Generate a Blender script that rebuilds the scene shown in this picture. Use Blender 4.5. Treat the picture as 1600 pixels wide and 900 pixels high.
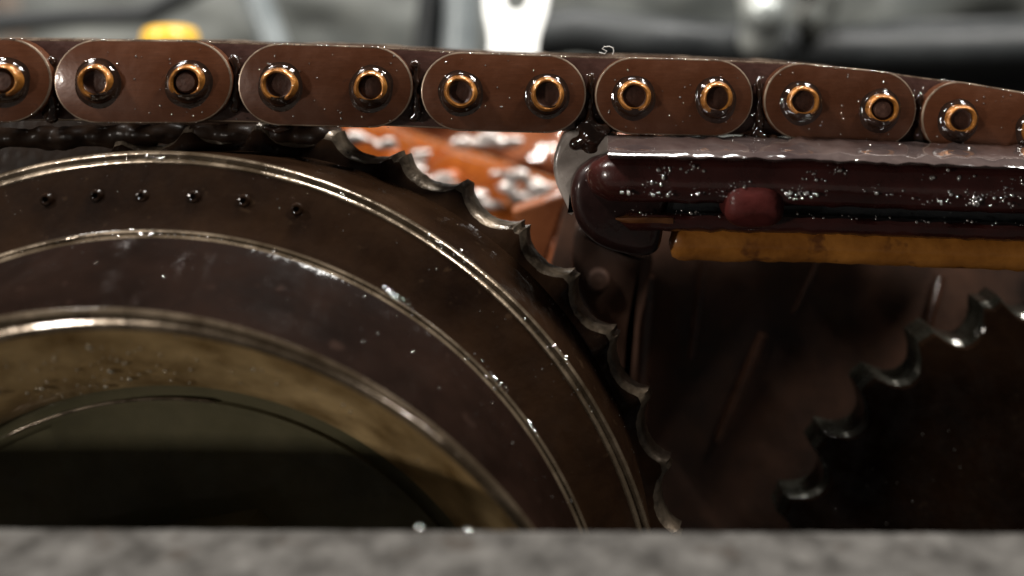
import bpy, bmesh, math, random
from mathutils import Vector, Matrix, noise
R = random.Random(7)
sc = bpy.context.scene
for o in list(bpy.data.objects): bpy.data.objects.remove(o)
COL = sc.collection
MM = 0.001
# ------------------------------------------------------------------ camera
# the lens sits just above the chain, 85 mm in front of it, and looks down into the
# timing case with the frame shifted; distances are given as mm from the lens (s)
D = 85.0; K = 0.06; PX, PY = 930.0, 60.0
cam = bpy.data.cameras.new('camera'); co = bpy.data.objects.new('camera', cam); COL.objects.link(co)
co.location = (0, -D*MM, 0); co.rotation_euler = (math.radians(90), 0, 0)
cam.sensor_width = 36; cam.lens = 36*D/(1600*K)
cam.shift_x = (800-PX)/1600; cam.shift_y = (PY-450)/1600
cam.clip_start = 0.001; cam.clip_end = 10
cam.dof.use_dof = True; cam.dof.focus_distance = 88*MM; cam.dof.aperture_fstop = 12.0
sc.camera = co
# ------------------------------------------------------------------ light
w = bpy.data.worlds.new('World'); sc.world = w; w.use_nodes = True
bg = w.node_tree.nodes['Background']; bg.inputs[0].default_value = (1.0, 0.93, 0.85, 1); bg.inputs[1].default_value = 0.045
def area(name, loc, target, size, power, col=(1, 1, 1), sy=None, spread=None):
    l = bpy.data.lights.new(name, 'AREA'); l.energy = power; l.color = col
    l.shape = 'RECTANGLE'; l.size = size; l.size_y = sy or size
    o = bpy.data.objects.new(name, l); COL.objects.link(o); o.location = loc
    d = Vector(target)-Vector(loc); o.rotation_euler = d.to_track_quat('-Z', 'Y').to_euler()
    if spread: l.spread = math.radians(spread)
    return o
area('shop_lamp', (-0.40, -0.16, 0.46), (0, 0.01, -0.02), 0.04, 4.4, (1, 0.96, 0.9), 0.08)
area('shop_lamp', (0.36, -0.10, 0.46), (0, 0.01, -0.02), 0.04, 3.8, (1.0, 0.96, 0.90), 0.08)
area('bore_fill_lamp', (-0.36, -0.30, -0.01), (-0.04, -0.01, -0.03), 0.03, 0.8, (1, 0.93, 0.84))  # unseen low front lamp, added to brighten the bore wall
area('bay_fill_lamp', (0.03, 0.05, 0.42), (0, 0.12, 0.02), 0.12, 2.6, (1.0, 0.98, 0.93), 0.05)  # unseen lamp added to brighten the bay and wet upward faces
sc.view_settings.view_transform = 'Standard'; sc.view_settings.look = 'None'
sc.view_settings.exposure = 0.0; sc.view_settings.gamma = 1
sc.render.engine = 'CYCLES'
sc.cycles.max_bounces = 8
# ------------------------------------------------------------------ helpers
def P(px, py, s):            # photo pixel at distance s (mm) -> world point in mm
    f = K*s/D
    return Vector(((px-PX)*f, s-D, -(py-PY)*f))
def mesh(name, verts, faces, mat, parent=None, smooth=True, loc=None, angle=None):
    me = bpy.data.meshes.new(name)
    o0 = Vector(loc) if loc is not None else Vector((0, 0, 0))
    me.from_pydata([tuple((Vector(v)-o0)*MM) for v in verts], [], faces)
    bm = bmesh.new(); bm.from_mesh(me); bmesh.ops.recalc_face_normals(bm, faces=bm.faces)
    for f in bm.faces: f.smooth = smooth
    if smooth:
        lim = math.radians(angle or 42)
        for e in bm.edges:
            if len(e.link_faces) == 2 and e.calc_face_angle(0) > lim: e.smooth = False
    bm.to_mesh(me); bm.free()
    me.materials.append(mat)
    o = bpy.data.objects.new(name, me); COL.objects.link(o)
    if parent is not None:
        o.parent = parent; o.location = tuple((o0)*MM - parent_world(parent))
    else: o.location = tuple(o0*MM)
    return o
def parent_world(p):
    v = Vector((0, 0, 0))
    while p is not None: v = v+p.location; p = p.parent
    return v
def empty(name, loc):
    o = bpy.data.objects.new(name, None); COL.objects.link(o); o.location = tuple(Vector(loc)*MM)
    o.empty_display_size = 0.005
    return o
def tag(o, label=None, cat=None, group=None, kind=None):
    if label: o['label'] = label
    if cat: o['category'] = cat
    if group: o['group'] = group
    if kind: o['kind'] = kind
    return o
def loft(rings, closed=True, caps=True):
    n = len(rings[0]); v = [p for r in rings for p in r]; f = []
    for i in range(len(rings)-1):
        for j in range(n if closed else n-1):
            k = (j+1) % n
            f.append((i*n+j, i*n+k, (i+1)*n+k, (i+1)*n+j))
    if caps:
        f.append(tuple(range(n))); f.append(tuple((len(rings)-1)*n+j for j in range(n)))
    return v, f
def lathe(c, prof, seg=64, ax=(0, 1, 0), up=(0, 0, 1), jit=None):
    n = Vector(ax).normalized(); u = Vector(up); u = (u-n*u.dot(n)).normalized(); t = n.cross(u)
    rings = []
    for r, h in prof:
        ring = []
        for j in range(seg):
            a = 2*math.pi*j/seg
            rr, hh = (r, h) if jit is None else jit(r, h, a)
            ring.append(Vector(c)+n*hh+(t*math.cos(a)+u*math.sin(a))*rr)
        rings.append(ring)
    return loft(rings, True, False)
def slab(pts, depth, bev=0.25, steps=3):   # closed outline (points facing the lens), rounded front edge
    n = len(pts); c = sum(pts, Vector())/n
    area2 = sum(pts[i].x*pts[(i+1) % n].z-pts[(i+1) % n].x*pts[i].z for i in range(n))
    sg = 1 if area2 > 0 else -1
    def inset(q, d):
        out = []
        for i in range(n):
            a, b, e = q[i-1], q[i], q[(i+1) % n]
            t1 = Vector((b.x-a.x, 0, b.z-a.z)); t2 = Vector((e.x-b.x, 0, e.z-b.z))
            t1 = t1.normalized() if t1.length > 1e-9 else Vector((1,0,0)); t2 = t2.normalized() if t2.length > 1e-9 else t1
            m = (Vector((-t1.z, 0, t1.x))+Vector((-t2.z, 0, t2.x)))
            m = m.normalized() if m.length > 1e-6 else Vector((-t1.z, 0, t1.x))
            out.append(b+m*d*sg)
        return out
    rings = []
    for i in range(steps+1):
        a = math.pi/2*i/steps
        rings.append([p+Vector((0, bev*(1-math.sin(a)), 0)) for p in inset(pts, bev*(1-math.cos(a)))][:])
    rings = rings[::-1]
    rings.append([p+Vector((0, depth, 0)) for p in pts])
    return loft(rings)
def smooth_pts(pts, n=6):   # closed Catmull-Rom
    out = []; m = len(pts)
    for i in range(m):
        a, b, c, d = (pts[(i+k) % m] for k in (-1, 0, 1, 2))
        for j in range(n):
            t = j/n
            out.append(0.5*((2*b)+(c-a)*t+(2*a-5*b+4*c-d)*t*t+(3*b-a-3*c+d)*t**3))
    return out
def tube(pts, rad, seg=16):
    rings = []
    for i, p in enumerate(pts):
        a = pts[max(i-1, 0)]; b = pts[min(i+1, len(pts)-1)]; t = (b-a).normalized()
        u = t.orthogonal() if abs(t.y) > .95 else t.cross(Vector((0, 1, 0))); u.normalize(); v = t.cross(u)
        r = rad[i] if isinstance(rad, (list, tuple)) else rad
        rings.append([p+(u*math.cos(2*math.pi*j/seg)+v*math.sin(2*math.pi*j/seg))*r for j in range(seg)])
    return loft(rings)
ICO = None
def ico(sub=1):
    bm = bmesh.new(); bmesh.ops.create_icosphere(bm, subdivisions=sub, radius=1)
    v = [x.co.copy() for x in bm.verts]; f = [tuple(x.index for x in q.verts) for q in bm.faces]; bm.free(); return v, f
ICO = ico(2)
def droplets(name, spots, mat, parent, label=None):
    V, F = [], []
    for p, n, r, h in spots:
        n = Vector(n).normalized(); u = n.orthogonal().normalized(); t = n.cross(u)
        b = len(V); e = 1+R.uniform(-.3, .5); a = R.uniform(0, 3.14); cu, su = math.cos(a), math.sin(a)
        u, t = u*cu+t*su, t*cu-u*su
        for q in ICO[0]: V.append(Vector(p)+u*q.x*r*e+t*q.y*r+n*q.z*r*h)
        F += [tuple(b+i for i in f) for f in ICO[1]]
    o = mesh(name, V, F, mat, parent, True, angle=90); tag(o, label, kind='stuff'); return o
def blob(name, balls, mat, parent, vox=0.22):
    V, F = [], []
    for p, r in balls:
        rr = Vector(r) if not isinstance(r, (int, float)) else Vector((r, r, r)); b = len(V)
        V += [Vector(p)+Vector((q.x*rr.x, q.y*rr.y, q.z*rr.z)) for q in ICO[0]]; F += [tuple(b+i for i in f) for f in ICO[1]]
    o = mesh(name, V, F, mat, parent, True, loc=balls[0][0])
    m = o.modifiers.new('r', 'REMESH'); m.mode = 'VOXEL'; m.voxel_size = vox*MM
    s = o.modifiers.new('s', 'SMOOTH'); s.iterations = 10; s.factor = .6
    dg = bpy.context.evaluated_depsgraph_get(); me = bpy.data.meshes.new_from_object(o.evaluated_get(dg))
    o.modifiers.clear(); old = o.data; o.data = me; bpy.data.meshes.remove(old)
    for p in me.polygons: p.use_smooth = True
    if not me.materials: me.materials.append(mat)
    return o
# ------------------------------------------------------------------ materials
def mat(name, c1, c2=None, metal=0.0, rough=0.4, coat=0.0, coat_rough=0.04, nscale=0.25, bump=0.0, bscale=1.0, spec=0.5, rvar=0.15, fleck=None, trans=0, coat_bump=0.0, streak=0.0, vary=0.0, film=None):
    m = bpy.data.materials.new(name); m.use_nodes = True; nt = m.node_tree; N = nt.nodes; L = nt.links
    b = N['Principled BSDF']; tc = N.new('ShaderNodeTexCoord'); mp = N.new('ShaderNodeMapping')
    mp.inputs['Scale'].default_value = (1000, 1000, 1000); L.new(tc.outputs['Object'], mp.inputs[0])
    no = N.new('ShaderNodeTexNoise'); no.inputs['Scale'].default_value = nscale; no.inputs['Detail'].default_value = 6; no.inputs['Roughness'].default_value = .62
    L.new(mp.outputs[0], no.inputs['Vector'])
    cr = N.new('ShaderNodeValToRGB'); cr.color_ramp.elements[0].position = .32; cr.color_ramp.elements[1].position = .70
    cr.color_ramp.elements[0].color = (*c1, 1); cr.color_ramp.elements[1].color = (*(c2 or c1), 1)
    L.new(no.outputs[0], cr.inputs[0]); col = cr.outputs[0]
    if fleck:
        n2 = N.new('ShaderNodeTexNoise'); n2.inputs['Scale'].default_value = fleck[0]; n2.inputs['Detail'].default_value = 3
        L.new(mp.outputs[0], n2.inputs['Vector'])
        r2 = N.new('ShaderNodeValToRGB'); r2.color_ramp.elements[0].position = fleck[1]; r2.color_ramp.elements[1].position = fleck[1]+.1
        L.new(n2.outputs[0], r2.inputs[0])
        mx = N.new('ShaderNodeMix'); mx.data_type = 'RGBA'; L.new(r2.outputs[0], mx.inputs[0]); L.new(col, mx.inputs[6]); mx.inputs[7].default_value = (*fleck[2], 1)
        col = mx.outputs[2]
    if streak:      # fine rolling marks along the part
        ms = N.new('ShaderNodeMapping'); ms.inputs['Scale'].default_value = (400, 1000, 9000); L.new(tc.outputs['Object'], ms.inputs[0])
        ns_ = N.new('ShaderNodeTexNoise'); ns_.inputs['Scale'].default_value = 1; ns_.inputs['Detail'].default_value = 4; L.new(ms.outputs[0], ns_.inputs['Vector'])
        rs = N.new('ShaderNodeMapRange'); rs.inputs[1].default_value = .3; rs.inputs[2].default_value = .7; rs.inputs[3].default_value = 1-streak; rs.inputs[4].default_value = 1+streak*.5
        L.new(ns_.outputs[0], rs.inputs[0]); ml = N.new('ShaderNodeVectorMath'); ml.operation = 'SCALE'; L.new(col, ml.inputs[0]); L.new(rs.outputs[0], ml.inputs['Scale']); col = ml.outputs[0]
    if vary:        # each link its own shade
        oi = N.new('ShaderNodeObjectInfo'); rv = N.new('ShaderNodeMapRange'); rv.inputs[3].default_value = 1-vary; rv.inputs[4].default_value = 1+vary*.6
        L.new(oi.outputs['Random'], rv.inputs[0]); mv = N.new('ShaderNodeVectorMath'); mv.operation = 'SCALE'; L.new(col, mv.inputs[0]); L.new(rv.outputs[0], mv.inputs['Scale']); col = mv.outputs[0]
    L.new(col, b.inputs['Base Color'])
    b.inputs['Metallic'].default_value = metal; b.inputs['Specular IOR Level'].default_value = spec
    mr = N.new('ShaderNodeMapRange'); mr.inputs[3].default_value = max(rough-rvar, .02); mr.inputs[4].default_value = rough+rvar
    mr.inputs[1].default_value = .3; mr.inputs[2].default_value = .7
    L.new(no.outputs[0], mr.inputs[0]); L.new(mr.outputs[0], b.inputs['Roughness'])
    if film:        # oil film of uneven thickness
        nf = N.new('ShaderNodeTexNoise'); nf.inputs['Scale'].default_value = film[0]; nf.inputs['Detail'].default_value = 5; nf.inputs['Roughness'].default_value = .7; L.new(mp.outputs[0], nf.inputs['Vector'])
        rf = N.new('ShaderNodeMapRange'); rf.inputs[1].default_value = .42; rf.inputs[2].default_value = .66; rf.inputs[3].default_value = film[1]; rf.inputs[4].default_value = film[2]
        L.new(nf.outputs[0], rf.inputs[0]); L.new(rf.outputs[0], b.inputs['Coat Weight'])
    b.inputs['Coat Weight'].default_value = coat; b.inputs['Coat Roughness'].default_value = coat_rough; b.inputs['Coat IOR'].default_value = 1.48
    b.inputs['Transmission Weight'].default_value = trans
    if bump or coat_bump:
        n3 = N.new('ShaderNodeTexNoise'); n3.inputs['Scale'].default_value = bscale; n3.inputs['Detail'].default_value = 4
        L.new(mp.outputs[0], n3.inputs['Vector'])
        def bp(st):
            q = N.new('ShaderNodeBump'); q.inputs['Strength'].default_value = st; q.inputs['Distance'].default_value = 0.0003
            L.new(n3.outputs[0], q.inputs['Height']); return q.outputs[0]
        if bump: L.new(bp(bump), b.inputs['Normal'])
        L.new(bp(coat_bump or bump), b.inputs['Coat Normal'])
    return m
M = {}
M['plate'] = mat('oiled_brown_steel', (.056, .018, .0075), (.098, .033, .013), .1, .4, .5, .1, .12, .10, 1.0, fleck=(1.0, .68, (.032, .011, .006)), spec=.25, streak=.14, vary=.25, film=(.25, .15, .9))
M['plate_in'] = mat('inner_plate_steel', (.035, .014, .011), (.065, .027, .019), .1, .4, .6, .08, .2, .2, 1.0, spec=.3, streak=.16)
M['edge'] = mat('bright_plate_edge', (.10, .06, .04), (.34, .26, .19), .6, .34, .3, .1, .35)
M['pin'] = mat('pin_end_steel', (.028, .013, .009), (.075, .035, .024), .1, .45, .3, .1, .7, .25, 2.0, spec=.2)
M['brass'] = mat('amber_oiled_rim', (.17, .06, .009), (.40, .16, .026), .5, .36, .7, .05, .9, .35, 2.0)
M['oil'] = mat('black_engine_oil', (.012, .0062, .004), (.026, .012, .007), 0, .05, .8, .02, .5, .3, 1.3, rvar=.02, spec=.3)
M['pale_drop_glint'] = mat('amber_drop_glint', (.60, .54, .42), (.82, .78, .68), .8, .12, .6, .03, .5, rvar=.05)  # pale metal colour puts bright glints into the bore droplets
M['drop_glint'] = mat('silver_drop_glint', (.62, .60, .56), (.82, .80, .78), .9, .1, .5, .03, .5, rvar=.05)  # silvery metal colour stands in for light glinting on oil droplets
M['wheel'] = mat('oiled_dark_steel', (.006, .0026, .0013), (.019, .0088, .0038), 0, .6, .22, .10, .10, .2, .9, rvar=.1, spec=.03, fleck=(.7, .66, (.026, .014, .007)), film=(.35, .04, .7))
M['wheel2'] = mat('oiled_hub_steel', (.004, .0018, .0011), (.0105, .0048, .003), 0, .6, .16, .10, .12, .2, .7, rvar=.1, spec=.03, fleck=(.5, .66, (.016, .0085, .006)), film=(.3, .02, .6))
M['tooth'] = mat('bare_tooth_flank', (.018, .012, .008), (.26, .20, .14), .5, .38, .5, .08, .35, .4, 1.5)
M['tooth_dark'] = mat('oiled_tooth_flank', (.02, .019, .014), (.05, .048, .037), .6, .3, .6, .06, .4, .3, 1.0)
M['rim'] = mat('machined_rim', (.05, .034, .02), (.16, .12, .08), .55, .26, .5, .06, .3, .25, .8, film=(.3, .1, 1))
M['bore'] = mat('varnished_bore', (.17, .10, .036), (.50, .35, .17), .1, .4, .8, .08, .16, .25, .5, film=(.2, .3, 1))
M['hole'] = mat('olive_recess', (.07, .064, .036), (.14, .12, .07), 0, .5, .2, .1, .06, .2, .4, spec=.1, film=(.2, .05, .6))
M['guide'] = mat('maroon_guide_plastic', (.022, .006, .005), (.05, .0115, .0095), 0, .3, .5, .05, .18, .3, .6, rvar=.1, spec=.3)
M['lip'] = mat('wet_guide_lip', (.03, .02, .02), (.075, .055, .05), 0, .12, 1, .03, .16, .35, .3, rvar=.06)
M['cheek'] = mat('dark_cheek_plastic', (.006, .003, .0028), (.019, .006, .005), 0, .35, .35, .07, .15, .3, .5, spec=.15)
M['cheek_amber'] = mat('smeared_amber', (.05, .016, .005), (.14, .05, .012), 0, .4, .4, .08, .4)
M['rib'] = mat('brown_streak_highlight', (.03, .013, .008), (.09, .038, .02), 0, .35, .9, .05, .2, .4, .5)  # brown tone stands in for warm streaks of reflection on the case
M['rear_highlight'] = mat('pale_wet_highlight', (.42, .34, .30), (.72, .66, .63), .35, .22, 1, .08, .3, .4, .3)  # pale colour stands in for white highlights on the wet rear chain
M['sludge_shade'] = mat('matte_sludge_shade', (.007, .0035, .002), (.02, .010, .005), 0, .55, .1, .2, .3, .3, .8, spec=.08)  # black oil sludge, its darkness also standing in for shade under the chain
M['plug'] = mat('red_lug_plastic', (.034, .006, .005), (.07, .012, .010), 0, .55, .15, .2, .3, .3, .8, spec=.12)
M['amber'] = mat('amber_varnish', (.17, .058, .008), (.38, .15, .024), 0, .55, .3, .15, .18, .3, .9, fleck=(.4, .58, (.12, .04, .008)), spec=.2)
M['shell'] = mat('grey_guide_nylon', (.20, .17, .15), (.34, .30, .27), 0, .3, .8, .06, .25, .2, .8)
M['slot'] = mat('slot_black', (.006, .007, .008), (.012, .013, .014), 0, .25, .6, .06, .3)
M['case'] = mat('black_timing_case', (.030, .025, .023), (.14, .070, .045), 0, .5, .3, .08, .07, .3, .3, spec=.1)
M['cast'] = mat('rough_cast_aluminium', (.020, .018, .016), (.098, .092, .085), 0, .7, 0, .1, .3, .9, .4, fleck=(.25, .58, (.04, .034, .029)), spec=.15)
M['rear'] = mat('orange_oiled_steel', (.34, .06, .012), (.66, .20, .03), .2, .3, 1, .05, .12, .5, .3)
M['rearwall'] = mat('oiled_red_brown_casting', (.14, .04, .018), (.42, .14, .05), 0, .3, 1, .05, .05, .6, .18)
M['white'] = mat('white_paint', (.86, .87, .85), (.9, .91, .89), 0, .4, .2, .1, .1)
M['yellow'] = mat('yellow_plastic', (.75, .42, .04), (.85, .55, .08), 0, .4, .2, .1, .1)
M['bay'] = mat('grey_bay_casting', (.055, .062, .06), (.17, .175, .16), .1, .6, 0, .1, .018, .5, .1, fleck=(.03, .6, (.22, .18, .15)))
M['hose'] = mat('black_rubber', (.012, .014, .016), (.03, .033, .034), 0, .5, 0, .1, .05)
M['greytube'] = mat('grey_tube', (.22, .25, .26), (.36, .39, .40), .2, .4, 0, .1, .05)
M['silver'] = mat('dull_silver', (.30, .33, .33), (.55, .56, .52), .5, .4, 0, .1, .06, .6, .1)
M['lint'] = mat('white_lint', (.6, .58, .55), (.7, .68, .65), 0, .7)
# ------------------------------------------------------------------ timing case (setting)
def casing():
    # flat sealing face of the cover flange, out of focus, along the bottom edge
    V, F = [], []; z0 = -(824-PY)*K*64/D; nx, ny = 260, 46
    for j in range(ny+1):
        for i in range(nx+1):
            x = -75+150*i/nx; y = -21-26*(j/ny)
            h = 0.55*noise.noise(Vector((x*.5, y*.5, 0)))+0.35*noise.noise(Vector((x*1.3, y*1.3, 4)))
            e = 0.35*noise.noise(Vector((x*.4, 3, 7)))+.2*noise.noise(Vector((x*1.6, 3, 7)))
            z = z0+h*.6*min(1, j/6)-x*.0045
            V.append((x, y+(e if j == 0 else 0), z-(.5 if j == 0 else 0)))
    n = nx+1
    for j in range(ny):
        for i in range(nx): F.append((j*n+i, j*n+i+1, (j+1)*n+i+1, (j+1)*n+i))
    b = len(V)
    for i in range(n): V.append((V[i][0], V[i][1]+.3, z0-14))
    for i in range(nx): F.append((i+1, i, b+i, b+i+1))
    b2 = len(V)
    for i in range(n): V.append((V[ny*n+i][0], V[ny*n+i][1], z0-14))
    for i in range(nx): F.append((ny*n+i, ny*n+i+1, b2+i+1, b2+i))
    o = mesh('casing_flange', V, F, M['cast'], None, True, loc=(0, -30, z0))
    tag(o, 'rough grey cast flange running along the bottom in front', 'casing')
    sp = []
    for px, py in ((655, 826), (731, 830)):
        p = P(px, py, 63.5); sp.append((p, (0, 0, 1), .22, .9))
    droplets('oil_glint_drop', sp, M['drop_glint'], o)
casing()
def case_wall():
    s = 116
    out = [(862, 250), (884, 312), (858, 418), (900, 470), (960, 620), (985, 900), (1000, 1010), (1900, 1010), (1900, 250)]
    pts = [P(x, y, s) for x, y in out]
    v, f = slab(pts, 6, .8)
    o = mesh('timing_case_wall', v, f, M['case'], None, True, loc=P(1300, 1010, s)); tag(o, kind='structure')
    for (a, b, r) in (((1101, 404), (1080, 560), .6), ((1280, 408), (1240, 490), .35), ((1192, 522), (1120, 690), .7), ((1012, 430), (992, 700), 1.2), ((1470, 430), (1440, 560), .6)):
        q = [P(a[0]+(b[0]-a[0])*t/6, a[1]+(b[1]-a[1])*t/6, s-.15+.12*(t % 2)) for t in range(7)]
        v, f = tube(q, [r*.8]+[r]*5+[r*.75], 12)
        mesh('streak_highlight', v, f, M['rib'], o, True)  # raised strips added as streak highlights on the dark wall
    # brown wedge added for the lit piece of back wall beside the teeth
    q = [P(x, y, 118) for x, y in ((800, 330), (895, 300), (880, 330), (848, 425), (835, 440), (815, 380))]
    v, f = slab(q, 5, .5); w1 = mesh('lit_wall_wedge', v, f, M['rearwall'], o, False)
case_wall()
def left_wall():
    q = [P(x, y, 108) for x, y in ((-500, 150), (505, 150), (512, 205), (540, 260), (560, 420), (560, 900), (-500, 900))]
    v, f = slab(q, 6, .6); o = mesh('timing_case_wall', v, f, M['sludge_shade'], None, False, loc=P(0, 900, 108)); tag(o, kind='structure')  # black backing wall added so the shaded strip below the chain stays dark
left_wall()
# ------------------------------------------------------------------ sprocket
AX = Vector((-564*K*90/D, 0, -828*K*90/D))     # axis of the wheel (x, z) in mm
def ring_pt(r, a, s): return Vector((AX.x+r*math.cos(a), s-D, AX.z+r*math.sin(a)))
def tooth_outline(nt, r_tip, r_root, phase, per=18, jit=.05, seed=1, tw=.14):
    rr = random.Random(seed); out = []
    for i in range(nt):
        h = rr.uniform(-.6, .1)
        for j in range(per):
            t = (j/per-.5)      # -.5..+.5, the tip lies at 0
            a = phase+2*math.pi*(i+t)/nt
            u = abs(t)*2        # 0 at the tip, 1 in the gullet
            if u < tw: r = r_tip+h*(1-u/tw)
            else:
                g = (u-tw)/(1-tw); r = r_tip-(r_tip-r_root)*(1-(1-g)**2.1)**.62
            out.append((r+rr.uniform(-jit, jit), a+rr.uniform(-1, 1)*jit*.002))
    return out
def sprocket():
    root = empty('camshaft_sprocket', (AX.x, 90-D, AX.z))
    tag(root, 'large dark oily stepped sprocket wheel with worn teeth at left', 'sprocket')
    nt = 39; rt = 696*K*90/D; rg = 669*K*90/D
    tips = [(515, 205), (610, 240), (718, 290), (815, 355), (900, 430), (960, 530), (1005, 625)]
    st = 2*math.pi/nt; acc = 0
    for x, y in tips:
        p = P(x, y, 90); a = math.atan2(p.z-AX.z, p.x-AX.x); acc += complex(math.cos(a*nt), math.sin(a*nt))
    ph = math.atan2(acc.imag, acc.real)/nt
    o = tooth_outline(nt, rt, rg, ph)
    def ring(k, sd, cut=0, sh=0.0): return [ring_pt(min(r, rt-cut)*k, a, sd)+Vector((sh, 0, sh*.15)) for r, a in o]
    inner = [ring_pt(rt*.93, a, 89.55) for r, a in o]
    v, f = loft([inner, ring(.985, 89.95, .4), ring(.991, 90.15, .3)], True, False)
    disc = mesh('toothed_disc', v, f, M['wheel'], root, True)
    v, f = loft([ring(.991, 90.16, .3), ring(.996, 90.35, .1, .1), ring(1.0, 90.8, 0, .3), ring(1.0, 92.2, 0, .65), ring(.99, 92.6, 0, .65), [ring_pt(30, a, 92.6) for r, a in o]], True, False)
    fl = mesh('tooth_flank', v, f, M['tooth'], disc, True, angle=35); fl['label'] = 'bare worn metal edges of the teeth'
    # stages of the wheel: distance, image centre and radius measured on the photograph
    def stage(sd, cx, cy, rp, dr=0.0, seg=420):
        c = P(cx, cy, sd); r = rp*K*sd/D+dr
        return [Vector((c.x+r*math.cos(2*math.pi*j/seg), sd-D, c.z+r*math.sin(2*math.pi*j/seg))) for j in range(seg)]
    def part(name, st, m, par=root):
        v, f = loft([stage(*q) for q in st], True, False); return mesh(name, v, f, m, par, True)
    T = (366, 888, 652); E1 = (239, 1041, 804); E2 = (235, 1091, 731); H = (151, 1331, 851); HI = (172, 1326, 822); B = (258, 1180, 579)
    def mixs(a, b, t, sa, sb, dr=0): return (sa+(sb-sa)*t, *(a[i]+(b[i]-a[i])*t for i in range(3)), dr)
    drum = part('drum', [(90.3, *T, -.2), (89.6, *T), mixs(T, E1, .3, 89.6, 83.6), mixs(T, E1, .6, 89.6, 83.6), mixs(T, E1, .9, 89.6, 83.6), (83.6, *E1, .05)], M['wheel'])
    part('drum_edge', [(83.6, *E1, .05), (83.3, *E1, .1), (83.05, *E1, .0), (82.9, *E1, -.2), (82.95, *E1, -.45), (83.0, *E1, -.6), (82.75, *E1, -.75), (82.6, *E1, -.95), (82.65, *E1, -1.1)], M['rim'], drum)
    F1 = (239, 1041, 784)
    face = part('front_face', [(82.65, *E1, -1.1), mixs(E1, E2, .25, 82.6, 80.6, -.8), mixs(E1, E2, .6, 82.6, 80.6, -.4), (80.7, *E2, .25), (80.6, *E2, .1)], M['wheel'])
    part('step_edge', [(80.6, *E2, .1), (80.3, *E2, .12), (80.05, *E2, .02), (79.95, *E2, -.15), (80.05, *E2, -.3), (79.8, *E2, -.5), (79.5, *E2, -.65)], M['rim'], face)
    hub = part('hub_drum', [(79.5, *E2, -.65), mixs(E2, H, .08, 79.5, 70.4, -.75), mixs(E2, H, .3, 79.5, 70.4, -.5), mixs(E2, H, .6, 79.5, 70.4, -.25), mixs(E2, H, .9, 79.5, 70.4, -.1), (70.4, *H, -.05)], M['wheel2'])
    part('hub_rim', [(70.4, *H, -.05), (70.0, *H, .0), (69.7, *H, -.15), (69.6, *H, -.4), (69.8, *H, -.75), (69.95, *HI, .4), (69.8, *HI, .2), (69.6, *HI, -.05), (69.6, *HI, -.3), (69.9, *HI, -.6)], M['rim'], hub)
    bore = part('bore_wall', [(69.9, *HI, -.6), mixs(HI, B, .2, 69.9, 78.5, -.5), mixs(HI, B, .45, 69.9, 78.5, -.3), mixs(HI, B, .75, 69.9, 78.5, -.1), (78.5, *B), (79.0, *B, -.1)], M['bore'])
    part('bore_floor', [(79.0, *B, -.1), (79.4, *B, -.5), (79.5, *B, -1.0), (79.1, *B, -1.35), (79.2, *B, -1.7), (79.8, *B, -2.1), (80.6, *B, -8), (81, *B, -20), (81, *B, -31)], M['hole'])
    bc = P(258, 1180, 79)
    def bpt(r, a, sd): return Vector((bc.x+r*math.cos(a), sd-D, bc.z+r*math.sin(a)))
    v, f = tube([bpt(579*K*79/D-1.25, math.radians(82+i*1.2), 79.1) for i in range(30)], [.05]+[.16]*28+[.05], 12)
    mesh('bore_highlight', v, f, M['rim'], root)  # short bright arc added as the highlight line on the bore floor
    hx = [bpt(22, math.radians(10+60*i), 77.6) for i in range(6)]
    v, f = slab(hx, 4, .6); mesh('centre_bolt', v, f, M['hole'], root, False)
    # punched dots on the front face
    for x, y in ((150, 306), (222, 307), (303, 308), (381, 314), (464, 327), (72, 312)):
        p = P(x, y, 81.6)
        v, f = lathe(p, [(.62, .05), (.5, -.16), (.34, -.2), (.22, -.06), (.12, .2), (.01, .25)], 14)
        mesh('punch_mark', v, f, M['wheel'], face, True)
    # oil beads, coloured to glint
    sp = []
    def ns(A, Bq, sa, sb, cnt, a0, a1, nrm, sz=(.05, .16), da=0, db=0):
        for _ in range(cnt):
            t = R.random(); a = math.radians(R.uniform(a0, a1)); st = mixs(A, Bq, t, sa, sb); c = P(st[1], st[2], st[0]); r = st[3]*K*st[0]/D+da+(db-da)*t
            n = Vector((math.cos(a)*nrm[0], nrm[1], math.sin(a)*nrm[0]))
            q = R.uniform(*sz)*(1 if R.random() < .85 else 1.7)
            sp.append((Vector((c.x+r*math.cos(a), st[0]-D, c.z+r*math.sin(a))), n, q, R.uniform(.3, .7)))
    ns(E1, E1, 83.1, 82.7, 90, 25, 120, (.7, -.7), (.02, .06), 0, -.9)
    ns(E2, E2, 80.2, 79.7, 60, 25, 110, (.7, -.7), (.02, .07), 0, -.5)
    ns(E1, E2, 82.5, 80.75, 18, 25, 110, (.1, -1), (.02, .05), -1, 0)
    ns(T, E1, 89.5, 84, 110, 15, 80, (.4, -1), (.012, .035))
    ns(E1, E2, 82.5, 80.75, 120, 25, 110, (.1, -1), (.012, .03), -1, 0)
    for _ in range(10): sp.append((P(224+R.gauss(0, 9), 370+R.gauss(0, 8), 79.7), (.1, -.6, .8), R.uniform(.05, .2), .5))
    for cx, cy, n_, gx in ((620, 464, 34, 13), (700, 388, 22, 16), (775, 592, 22, 10), (830, 665, 16, 8), (870, 545, 16, 10), (262, 368, 26, 26), (250, 247, 14, 24)):  # tight bead clusters act as the broader highlights along the edges
        for _ in range(n_):
            u = R.gauss(0, gx); sp.append((P(cx+u, cy+u*(0 if cx < 300 else .62 if cx < 720 else 1.1)+R.gauss(0, 3.5), 80.0 if cy > 360 and cx not in (700, 870) else 82.7), (.3, -.7, .6), .03+.12*R.random()**3, .3))
    droplets('oil_glint_bead', sp, M['drop_glint'], root); sp.clear()
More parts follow.
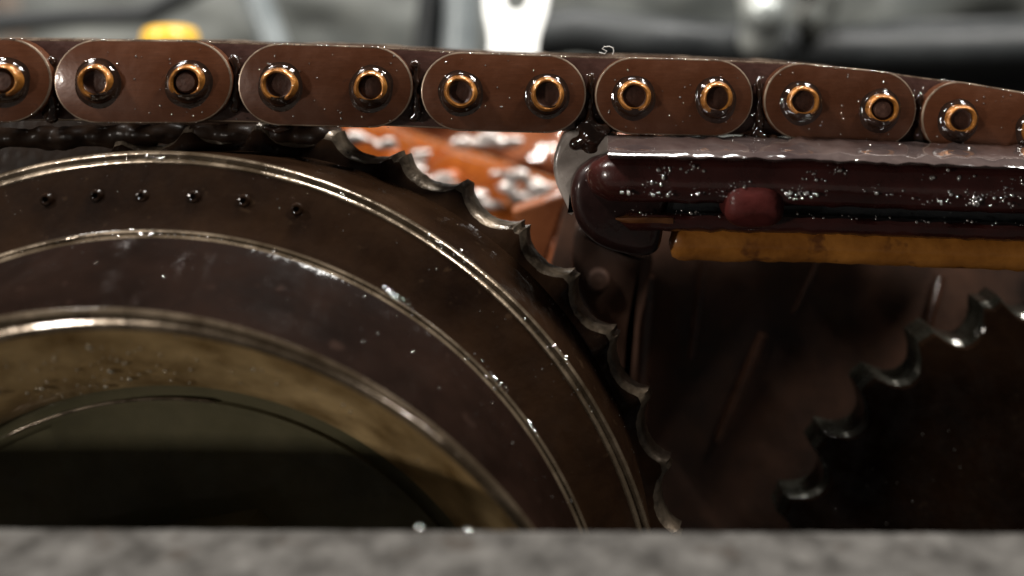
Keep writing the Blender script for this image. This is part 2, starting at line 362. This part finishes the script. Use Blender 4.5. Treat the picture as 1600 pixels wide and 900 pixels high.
    ns(E2, H, 79, 70.6, 24, 25, 115, (1, -.1), (.03, .10), -.7, -.1)
    ns(E2, H, 79, 70.6, 120, 25, 115, (1, -.1), (.012, .04), -.7, -.1)
    droplets('oil_glint_bead', sp, M['drop_glint'], hub); sp.clear()
    ns(HI, B, 70.2, 78, 50, 50, 115, (-.7, -.7), (.04, .14), -.6, 0)
    ns(HI, B, 70.2, 78, 90, 84, 112, (-.7, -.7), (.05, .16), -.6, 0)
    droplets('oil_glint_bead', sp, M['pale_drop_glint'], bore)
sprocket()
# ------------------------------------------------------------------ other sprocket, lower right, deeper
def far_sprocket():
    s = 104; c = P(1760, 1010, s); f0 = K*s/D
    root = empty('far_sprocket', c); tag(root, 'dark toothed wheel deep in the case at lower right', 'sprocket')
    nt = 31; rt = 583*f0; rg = 538*f0
    p = P(1275, 685, s); ph = math.atan2(p.z-c.z, p.x-c.x)
    o = tooth_outline(nt, rt, rg, ph, 24, .05, 5, .3)
    def ring(k, y): return [Vector((c.x+r*k*math.cos(a), y-D, c.z+r*k*math.sin(a))) for r, a in o]
    def circ(r, y): return [Vector((c.x+r*math.cos(a), y-D, c.z+r*math.sin(a))) for _, a in o]
    v, f = loft([circ(.4, s-1), circ(15, s-1), circ(16, s), circ(rg*.93, s), ring(.975, s), ring(.985, s+.2)], True, False)
    d = mesh('toothed_disc', v, f, M['wheel'], root, True, angle=12)
    v, f = loft([ring(.985, s+.21), ring(1, s+.7), ring(1, s+4), ring(.98, s+4.4), circ(10, s+4.4)], True, False)
    mesh('tooth_flank', v, f, M['tooth_dark'], d, True, angle=35)
    sp = []
    for _ in range(14):
        a = R.uniform(2.2, 2.8); r = R.uniform(rg*.7, rg*.97); sp.append((Vector((c.x+r*math.cos(a), s-D, c.z+r*math.sin(a))), (0, -1, 0), R.uniform(.04, .1), .6))
    droplets('oil_glint_bead', sp, M['drop_glint'], root)
far_sprocket()
# ------------------------------------------------------------------ timing chain
PINS = [(-280, 126), (-135, 126), (10, 126), (153, 127), (295, 128), (438, 132), (580, 136), (720, 143), (855, 147), (990, 150), (1118, 153), (1252, 158), (1375, 170), (1497, 186), (1617, 206), (1735, 230)]
def chs(px): return 85+(px-200)*7/1200
PW = [P(x, y, chs(x)) for x, y in PINS]
def stadium(p, q, rad, off, n=18):
    u = (q-p).normalized(); v = Vector((0, 0, 1)); v = (v-u*v.dot(u)).normalized(); nn = u.cross(v)  # nn points away from the lens
    if nn.y < 0: nn = -nn
    out = []
    for i in range(n+1):
        a = math.pi/2+math.pi*i/n; out.append(p+(u*math.cos(a)+v*math.sin(a))*rad+nn*off)
    for i in range(n+1):
        a = -math.pi/2+math.pi*i/n; out.append(q+(u*math.cos(a)+v*math.sin(a))*rad+nn*off)
    return out, nn
def plate(name, p, q, rad, off, th, m, par, sd=0):
    b = .16
    rs = []
    for dr, do in ((b, 0), (b*.35, b*.3), (0, b)):
        rs.append(stadium(p, q, rad-dr, off+do)[0])
    rs.append(stadium(p, q, rad, off+th)[0])
    v, f = loft(rs[:1]+rs[1:])
    n = len(rs[0])
    o = mesh(name, v, f, m, par, True, loc=(p+q)/2, angle=30)
    o.data.materials.append(M['edge'])
    for pl in o.data.polygons:      # brighter edge colour: chamfer and rim
        if n*2-1 > 0 and len(pl.vertices) == 4:
            i = min(pl.vertices)//n
            if i < 2: pl.material_index = 1
    return o
def meniscus(p, nn, par, sd):
    rr = random.Random(sd); k1, k2 = rr.uniform(.1, .35), rr.uniform(0, 6)
    def jit(r, h, a):
        low = max(0, -math.sin(a))**1.5
        ex = 1+(.30+.25*k1)*low*(r-1.6)/1.0+.07*math.sin(2*a+k2)*(r-1.6)+.03*math.sin(5*a+k2*2)*(r-1.6)
        return r*ex-(.38*low if r < 1.75 else 0), h*(1+.25*math.sin(2*a+k2))-((.55+k1)*low if r < 1.75 else .35*low if r < 1.9 else 0)
    v, f = lathe(p, [(1.55, -.45), (1.70, -.36), (1.80, -.22), (1.9, -.12), (2.0, -.06), (2.1, -.02), (2.18, .05)], 40, nn, jit=jit)
    return mesh('oil_collar', v, f, M['oil'], par, True, loc=p)
def chain():
    root = empty('timing_chain', PW[4]); tag(root, 'brown oily timing chain stretched across the top of the case', 'chain')
    hr = 3.95
    def rad(i): return (65.5 if i < 7 else 64)*K*1.0
    for i in range(len(PW)-1):
        p, q = PW[i], PW[i+1]
        if i % 2 == 1:   # outer link
            pl = plate('outer_plate', p, q, rad(i), 0, 1.3, M['plate'], root)
            _, nn = stadium(p, q, 3, 0)
            plate('outer_plate', p, q, rad(i), 16.5, 1.3, M['plate'], root)
            for k, c in enumerate((p, q)):
                v, f = lathe(c, [(1.62, .4), (1.62, -.5), (1.5, -.62)], 32, nn)
                rr = R.uniform(.95, 1.04); t = R.uniform(-.15, .15)+(.4 if PINS[i+k][0] in (295, 1375, 10) else 0)
                pin = mesh('pin', *lathe(c, [(.01, -.50-t), (.8*rr, -.46-t), (1.08*rr, -.48), (1.16*rr, -.6)], 28, nn), M['pin'], pl, True, loc=c)
                mesh('pin_rim', *lathe(c, [(1.14*rr, -.6), (1.15*rr, -.86), (1.2*rr, -.98), (1.32*rr, -1.03), (1.46*rr, -.95), (1.58*rr, -.74), (1.64*rr, -.5), (1.64, .3)], 36, nn, jit=lambda r, h, a, k=R.uniform(0, 6), e=R.uniform(.02, .05): (r*(1+e*math.sin(2*a+k)+.008*math.sin(5*a+k*3)), h*(1+.12*math.sin(a+k)+.06*math.sin(4*a-k)))), M['brass'], pl, True, loc=c)
                meniscus(c, nn, pl, i*7+k)
            sp = []
            u = (q-p).normalized(); L = (q-p).length
            for _ in range(26):
                a = R.uniform(-2.5, L+2.5); z = R.uniform(-3.2, 3.4)
                sp.append((p+u*a+Vector((0, 0, z))-nn*.02, -nn, R.uniform(.03, .09), .5))
            for _ in range(50):
                a = R.uniform(-2, L+2); sgn = R.choice((1, 1, 1, -1))
                sp.append((p+u*a+Vector((0, 0, sgn*(rad(i)-.07)))+nn*.05, Vector((0, -.5, sgn)), R.uniform(.03, .08), .7))
            droplets('oil_glint_bead', sp, M['drop_glint'], pl)
        else:
            for off in (1.55, 14.9):
                plate('inner_plate', p, q, rad(i)-.08, off, 1.3, M['plate_in'], root)
        nn = Vector((0, 1, 0))
        mesh('roller', *lathe(p, [(.01, 2.9), (2.55, 2.9), (2.7, 3.05), (2.7, 14.7), (2.55, 14.85), (.01, 14.85)], 28, nn), M['plate_in'], root, True, loc=p)
    # oil lying in the gaps between the outer plates
    for gi, (i, lo, hi) in enumerate(((2, 188, 95), (4, 176, 92), (6, 190, 100), (8, 236, 120), (10, 236, 125), (12, 232, 150))):
        x = (PINS[i][0]+PINS[i+1][0])/2+(2 if i == 4 else 0); s = chs(x)+.9
        balls = []; y = hi
        while y < lo:
            t = abs((y-PINS[i][1]))/60; wd = .30+.55*min(1, t)**2
            balls.append((P(x+R.uniform(-3, 3), y, s+R.uniform(-.1, .25)), (wd*R.uniform(.8, 1.25), .55, .55))); y += 6
        if i in (8, 10):
            for _ in range(12):
                balls.append((P(x+R.uniform(-26, 26), R.uniform(196, 226), s+R.uniform(-.3, .8)), R.uniform(.35, .8)))
        if i == 4:
            for _ in range(5): balls.append((P(x+55+R.uniform(-26, 26), R.uniform(200, 207), s+.5), (.7, .4, .28)))
        blob('oil_glint_bead', balls, M['oil'], root, .16)
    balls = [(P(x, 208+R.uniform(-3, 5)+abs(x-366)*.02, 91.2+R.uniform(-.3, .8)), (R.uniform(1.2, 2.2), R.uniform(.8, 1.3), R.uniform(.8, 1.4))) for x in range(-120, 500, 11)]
    blob('oil_sludge_shade', balls, M['sludge_shade'], root, .25)  # fills the gullets: part oil, part painted shade below the chain
    sp = []
    for i in (2, 4, 6, 8, 10, 12):
        x = (PINS[i][0]+PINS[i+1][0])/2
        for _ in range(16):
            sp.append((P(x+R.uniform(-10, 10), (PINS[i][1]+PINS[i+1][1])/2+R.uniform(-42, 58), chs(x)+.9), (0, -1, .2), R.uniform(.03, .09), .8))
    droplets('oil_glint_bead', sp, M['drop_glint'], root)
chain()
# ------------------------------------------------------------------ chain guide on the right
def guide():
    root = empty('chain_guide', P(1150, 410, 92)); tag(root, 'dark maroon plastic chain guide rail with red lug and amber lower rib', 'chain guide')
    X = [905, 925, 950, 985]+list(range(1020, 1800, 10))
    def sweep(name, prof, m, x0, x1, par=root, taper=0, jit=0.0, cap=True, rnd=False):
        pp = smooth_pts([Vector((y, s, 0)) for y, s in prof], 4) if rnd else None
        prof = [(q.x, q.y) for q in pp] if rnd else prof
        rings = []; xs = [x0]+[x for x in X if x0 < x < x1]+[x1]
        for x in xs:
            dy = (x-1000)*.018+max(0, x-1250)*.02; k = 1.0
            e = min((x-x0), 1e9)
            if taper and e < taper: k = math.sqrt(max(0.02, 1-(1-e/taper)**2))
            cy = sum(q[0] for q in prof)/len(prof); cs = sum(q[1] for q in prof)/len(prof)
            rings.append([P(x, cy+(y-cy)*k+dy+jit*noise.noise(Vector((x*.05, y*.1, 0))), cs+(s-cs)*k) for y, s in prof])
        v, f = loft(rings, True, cap); return mesh(name, v, f, m, par, True, angle=50)
    # upper wet shelf the chain runs on
    sweep('rail_shelf', [(209, 96), (211, 91), (216, 88.5), (222, 86.5), (232, 84.2), (240, 83.2), (244, 83), (248, 83.3), (246, 88), (240, 96)], M['lip'], 950, 1790, jit=4)
    body = sweep('rail_body', [(246, 84.6), (262, 83.8), (290, 83.9), (308, 84.6), (316, 85.5), (318, 94), (240, 96), (242, 86)], M['guide'], 915, 1790, taper=40, jit=3)
    sweep('rail_web', [(312, 88.5), (350, 88.5), (352, 94), (312, 94)], M['slot'], 940, 1790)
    sweep('lower_rail', [(331, 87.4), (336, 86.2), (342, 86.0), (352, 86.4), (360, 87.4), (360, 94), (332, 94)], M['guide'], 955, 1790, taper=25, jit=3)
    sweep('amber_rib', [(352, 90.2), (356, 89.6), (366, 89.3), (380, 89.1), (394, 89.3), (401, 89.7), (405, 90.4), (404, 95), (352, 95)], M['amber'], 1045, 1790, taper=12, jit=3)
    sweep('amber_rib', [(334, 86.6), (340, 85.9), (347, 86.0), (352, 86.9), (350, 89), (334, 89)], M['cheek_amber'], 962, 1052, taper=14, jit=2)
    for x in (1178,):
        rings = []
        for k in range(7):
            a = math.pi/2*k/6; e = math.sin(a)**.8*.98+.02; dp = 1.5*math.cos(a); ring = []
            for t in range(32):
                th = 2*math.pi*t/32; cx = math.copysign(abs(math.cos(th))**.65, math.cos(th)); cy = math.copysign(abs(math.sin(th))**.65, math.sin(th))
                ring.append(P(x+47*cx*e, 319+36*cy*e, 85.0-dp))
            rings.append(ring)
        rings.append([p+Vector((0, 6, 0)) for p in rings[-1]])
        v, f = loft(rings)
        l = mesh('lug', v, f, M['plug'], root, True, angle=60); l['label'] = 'rounded red plastic lug'
    # curled grey nylon end of the running face
    q = smooth_pts([P(x, y, 90) for x, y in ((888, 206), (872, 224), (864, 256), (869, 288), (884, 320), (893, 338), (897, 315), (899, 285), (912, 262), (940, 246), (962, 232), (965, 214), (930, 205))], 5)
    v, f = slab(q, 9, .5); mesh('nylon_end', v, f, M['shell'], root, True, angle=50)
    q = smooth_pts([P(x, y, 87.4) for x, y in ((945, 246), (912, 260), (894, 285), (893, 325), (908, 362), (940, 388), (985, 402), (1015, 402), (1032, 388), (1040, 345), (1050, 290), (1030, 252))], 5)
    v, f = slab(q, 8, 1.2, 5); mesh('end_cheek', v, f, M['cheek'], root, True, angle=60)
    q = smooth_pts([P(x, y, 105.5) for x, y in ((905, 350), (892, 420), (905, 470), (930, 520), (960, 640), (992, 640), (1000, 520), (1012, 460), (1020, 395), (980, 380))], 5)
    v, f = slab(q, 8, 1.6, 5); mesh('guide_arm', v, f, M['case'], root, True, angle=60)
    q = [P(935, 440, 94.6)]
    v, f = lathe(P(935, 436, 105.3), [(1.3, .4), (1.25, -.6), (1.0, -.9), (.01, -1.0)], 20); mesh('rivet', v, f, M['case'], root)
    sp = []
    cl = [(R.uniform(960, 1700), R.choice((262, 268, 286, 296, 302))) for _ in range(34)]
    for _ in range(300):
        cx, cy = R.choice(cl); x = cx+R.gauss(0, 14); y = cy+R.gauss(0, 4.5); dy = (x-1000)*.018+max(0, x-1250)*.02
        if not (250 < y < 308 and x > 950): continue
        sp.append((P(x, y+dy, 83.75), (0, -1, .35), .04+.17*R.random()**2.5, .9))
    for _ in range(60):
        x = R.uniform(1000, 1700); y = R.uniform(212, 243); dy = (x-1000)*.018+max(0, x-1250)*.02
        sp.append((P(x, y+dy, 83.0+(243-y)*.2), (0, -.6, 1), .05+.16*R.random()**2, .5))
    for _ in range(60):
        x = R.uniform(960, 1700); dy = (x-1000)*.018+max(0, x-1250)*.02
        sp.append((P(x, R.uniform(328, 336)+dy, 86.2), (0, -1, .5), .04+.12*R.random()**2, .6))
    droplets('oil_glint_bead', sp, M['drop_glint'], root)
guide()
# ------------------------------------------------------------------ second chain run seen through the opening
def rear_chain():
    s = 150; root = empty('rear_chain', P(700, 260, s)); tag(root, 'blurred orange-brown oily chain run seen through the gap behind the teeth', 'chain')
    n = 7; pts = [P(430+x*92, 190+x*30, s+x*1.5) for x in range(n)]
    for i in range(n-1):
        plate('link_plate', pts[i], pts[i+1], 4.4, 0 if i % 2 else 1.2, 1.1, M['rear'], root)
        plate('link_plate', pts[i], pts[i+1], 4.4, 9 if i % 2 else 8, 1.1, M['rear'], root)
    for p in pts:
        mesh('roller', *lathe(p, [(.01, -1), (1.3, -1), (1.6, -.6), (1.6, 2), (2.6, 2), (2.6, 8)], 24), M['rear'], root, True, loc=p)
    for pts_, n_ in ((((560, 212), (610, 226), (540, 226)), 5), (((655, 242), (640, 262)), 3), (((700, 292), (735, 306), (765, 318)), 6), (((800, 292), (812, 305), (795, 275)), 5), (((832, 288), (845, 300)), 4), (((765, 212), (790, 222), (735, 222)), 5), (((850, 316), (832, 340)), 3), (((660, 285), (690, 278)), 4)):
        balls = []
        for _ in range(n_):
            for x, y in pts_: balls.append((P(x+R.gauss(0, 7), y+R.gauss(0, 4), s-2.5+R.uniform(0, 1.5)), (R.uniform(1.0, 2.4), R.uniform(.5, 1.0), R.uniform(.5, 1.2))))
        blob('oil_highlight', balls, M['rear_highlight'], root, .3)  # pale lumps shaped to act as white highlights on the wet chain
    V = [P(250, 110, 185), P(1050, 110, 185), P(1050, 500, 170), P(250, 500, 170)]
    V2 = []; F = []; nx, ny = 40, 24
    for j in range(ny+1):
        for i in range(nx+1):
            a = V[0].lerp(V[1], i/nx); b = V[3].lerp(V[2], i/nx); p = a.lerp(b, j/ny)
            V2.append(p+Vector((0, 4.5*noise.noise(p*.12)+3.0*noise.noise(p*.35), 0)))
    for j in range(ny):
        for i in range(nx): F.append((j*(nx+1)+i, j*(nx+1)+i+1, (j+1)*(nx+1)+i+1, (j+1)*(nx+1)+i))
    o = mesh('inner_case_wall', V2, F, M['rearwall'], None, True, loc=P(650, 500, 170)); tag(o, kind='structure')
rear_chain()
# ------------------------------------------------------------------ blurred engine bay above the chain
def bay():
    V, F = [], []; nx, ny = 70, 30
    for j in range(ny+1):
        for i in range(nx+1):
            p = P(-500+2800*i/nx, -260+520*j/ny, 330); V.append(p+Vector((0, 9*noise.noise(p*.03)+5*noise.noise(p*.09), 0)))
    for j in range(ny):
        for i in range(nx): F.append((j*(nx+1)+i, j*(nx+1)+i+1, (j+1)*(nx+1)+i+1, (j+1)*(nx+1)+i))
    o = mesh('engine_bay_wall', V, F, M['bay'], None, True, loc=P(800, 260, 330)); tag(o, kind='structure')
    # white tab with a hole
    s = 190; out = [(752, -60), (848, -60), (851, 5), (838, 60), (828, 130), (765, 130), (760, 60), (748, 5)]
    n = 48; hole = []; outer = []
    poly = [P(x, y, s) for x, y in out]; hc = P(800, -4, s)
    lean = lambda p: p+Vector((0, (p.z-poly[4].z)*.55, 0))
    tot = smooth_pts(poly, 6)
    for q in tot:
        a = math.atan2(q.z-hc.z, q.x-hc.x); hole.append(hc+Vector((math.cos(a), 0, math.sin(a)))*20*K*s/D)
    dd = Vector((0, 3.5, 0)); tot = [lean(p) for p in tot]; hole = [lean(p) for p in hole]
    v, f = loft([hole, tot, [p+dd for p in tot], [p+dd for p in hole], hole], True, False)
    o = mesh('white_tab', v, f, M['white'], None, True, loc=P(800, 130, s)); tag(o, 'bright white tapered metal tab with a hole behind the chain', 'bracket')
    s = 175; c = P(266, 84, s); k = K*s/D
    o = mesh('yellow_cap', *lathe(c, [(.01, 46*k), (20*k, 45*k), (36*k, 40*k), (42*k, 30*k), (43*k, -20*k), (46*k, -22*k), (46*k, -40*k)], 40, (0, 0, 1), (0, 1, 0)), M['yellow'], None, True, loc=P(266, 136, s))
    tag(o, 'yellow rounded cap peeking above the chain at left', 'cap')
    def pipe(name, pts, r, m, s, label, cat, grp=None):
        q = [P(x, y, s) for x, y in pts]
        v, f = tube(q, r, 20); o = mesh(name, v, f, m, None, True, loc=q[0]); tag(o, label, cat, grp)
    pipe('black_hose', [(835, 58), (900, 48), (1000, 62), (1130, 75), (1250, 80), (1500, 76), (1900, 60)], 7.5, M['hose'], 270, 'thick black hose blurred behind the chain at upper right', 'hose')
    pipe('black_hose', [(690, -90), (676, 0), (668, 70), (660, 140)], 4.2, M['hose'], 262, 'dark upright hose just left of the white tab', 'hose')
    pipe('grey_tube', [(722, -90), (722, 20), (716, 140)], 5.0, M['greytube'], 255, 'pale grey upright tube touching the white tab at left', 'tube')
    pipe('grey_tube', [(392, -90), (402, 0), (425, 60), (450, 140)], 4.2, M['greytube'], 275, 'slim bluish grey tube above the second chain link', 'tube')
    pipe('black_hose', [(-60, 40), (120, 26), (230, 22), (330, -30), (360, -90)], 3.4, M['hose'], 285, 'thin dark hose bending upward at far left', 'hose')
    blob_o = blob('metal_connector', [(P(1195+R.uniform(-26, 26), y, 250+R.uniform(-4, 4)), R.uniform(3, 7)) for y in range(-70, 70, 7)], M['silver'], None, 1.2)
    tag(blob_o, 'lumpy dull silver connector blurred above the right links', 'connector')
    b2 = blob('beige_fitting', [(P(1278+R.uniform(-16, 16), y, 262), R.uniform(3.5, 5.5)) for y in range(-70, 50, 14)], M['bay'], None, 1.2)
    tag(b2, 'beige knobbly fitting to the right of the silver connector', 'fitting')
    q = [P(x, y, 280) for x, y in ((1290, 56), (1420, 30), (1900, 20), (1900, 190), (1270, 190))]
    o = mesh('black_box', *slab(q, 20, 2), M['hose'], None, True, loc=q[-1]); tag(o, 'dark box shape behind the chain at the right edge', 'box')
    q = [P(936, 82, 91), P(945, 84, 91), P(948, 80, 91), P(941, 76, 91), P(944, 73, 91), P(952, 72.5, 91), P(958, 75, 91), P(959, 80, 91), P(957, 85, 91)]
    o = mesh('lint_fibre', *tube(q, .045, 6), M['lint'], None, True, loc=q[0]); tag(o, 'tiny curled white lint fibre standing on the chain top', 'lint')
bay()
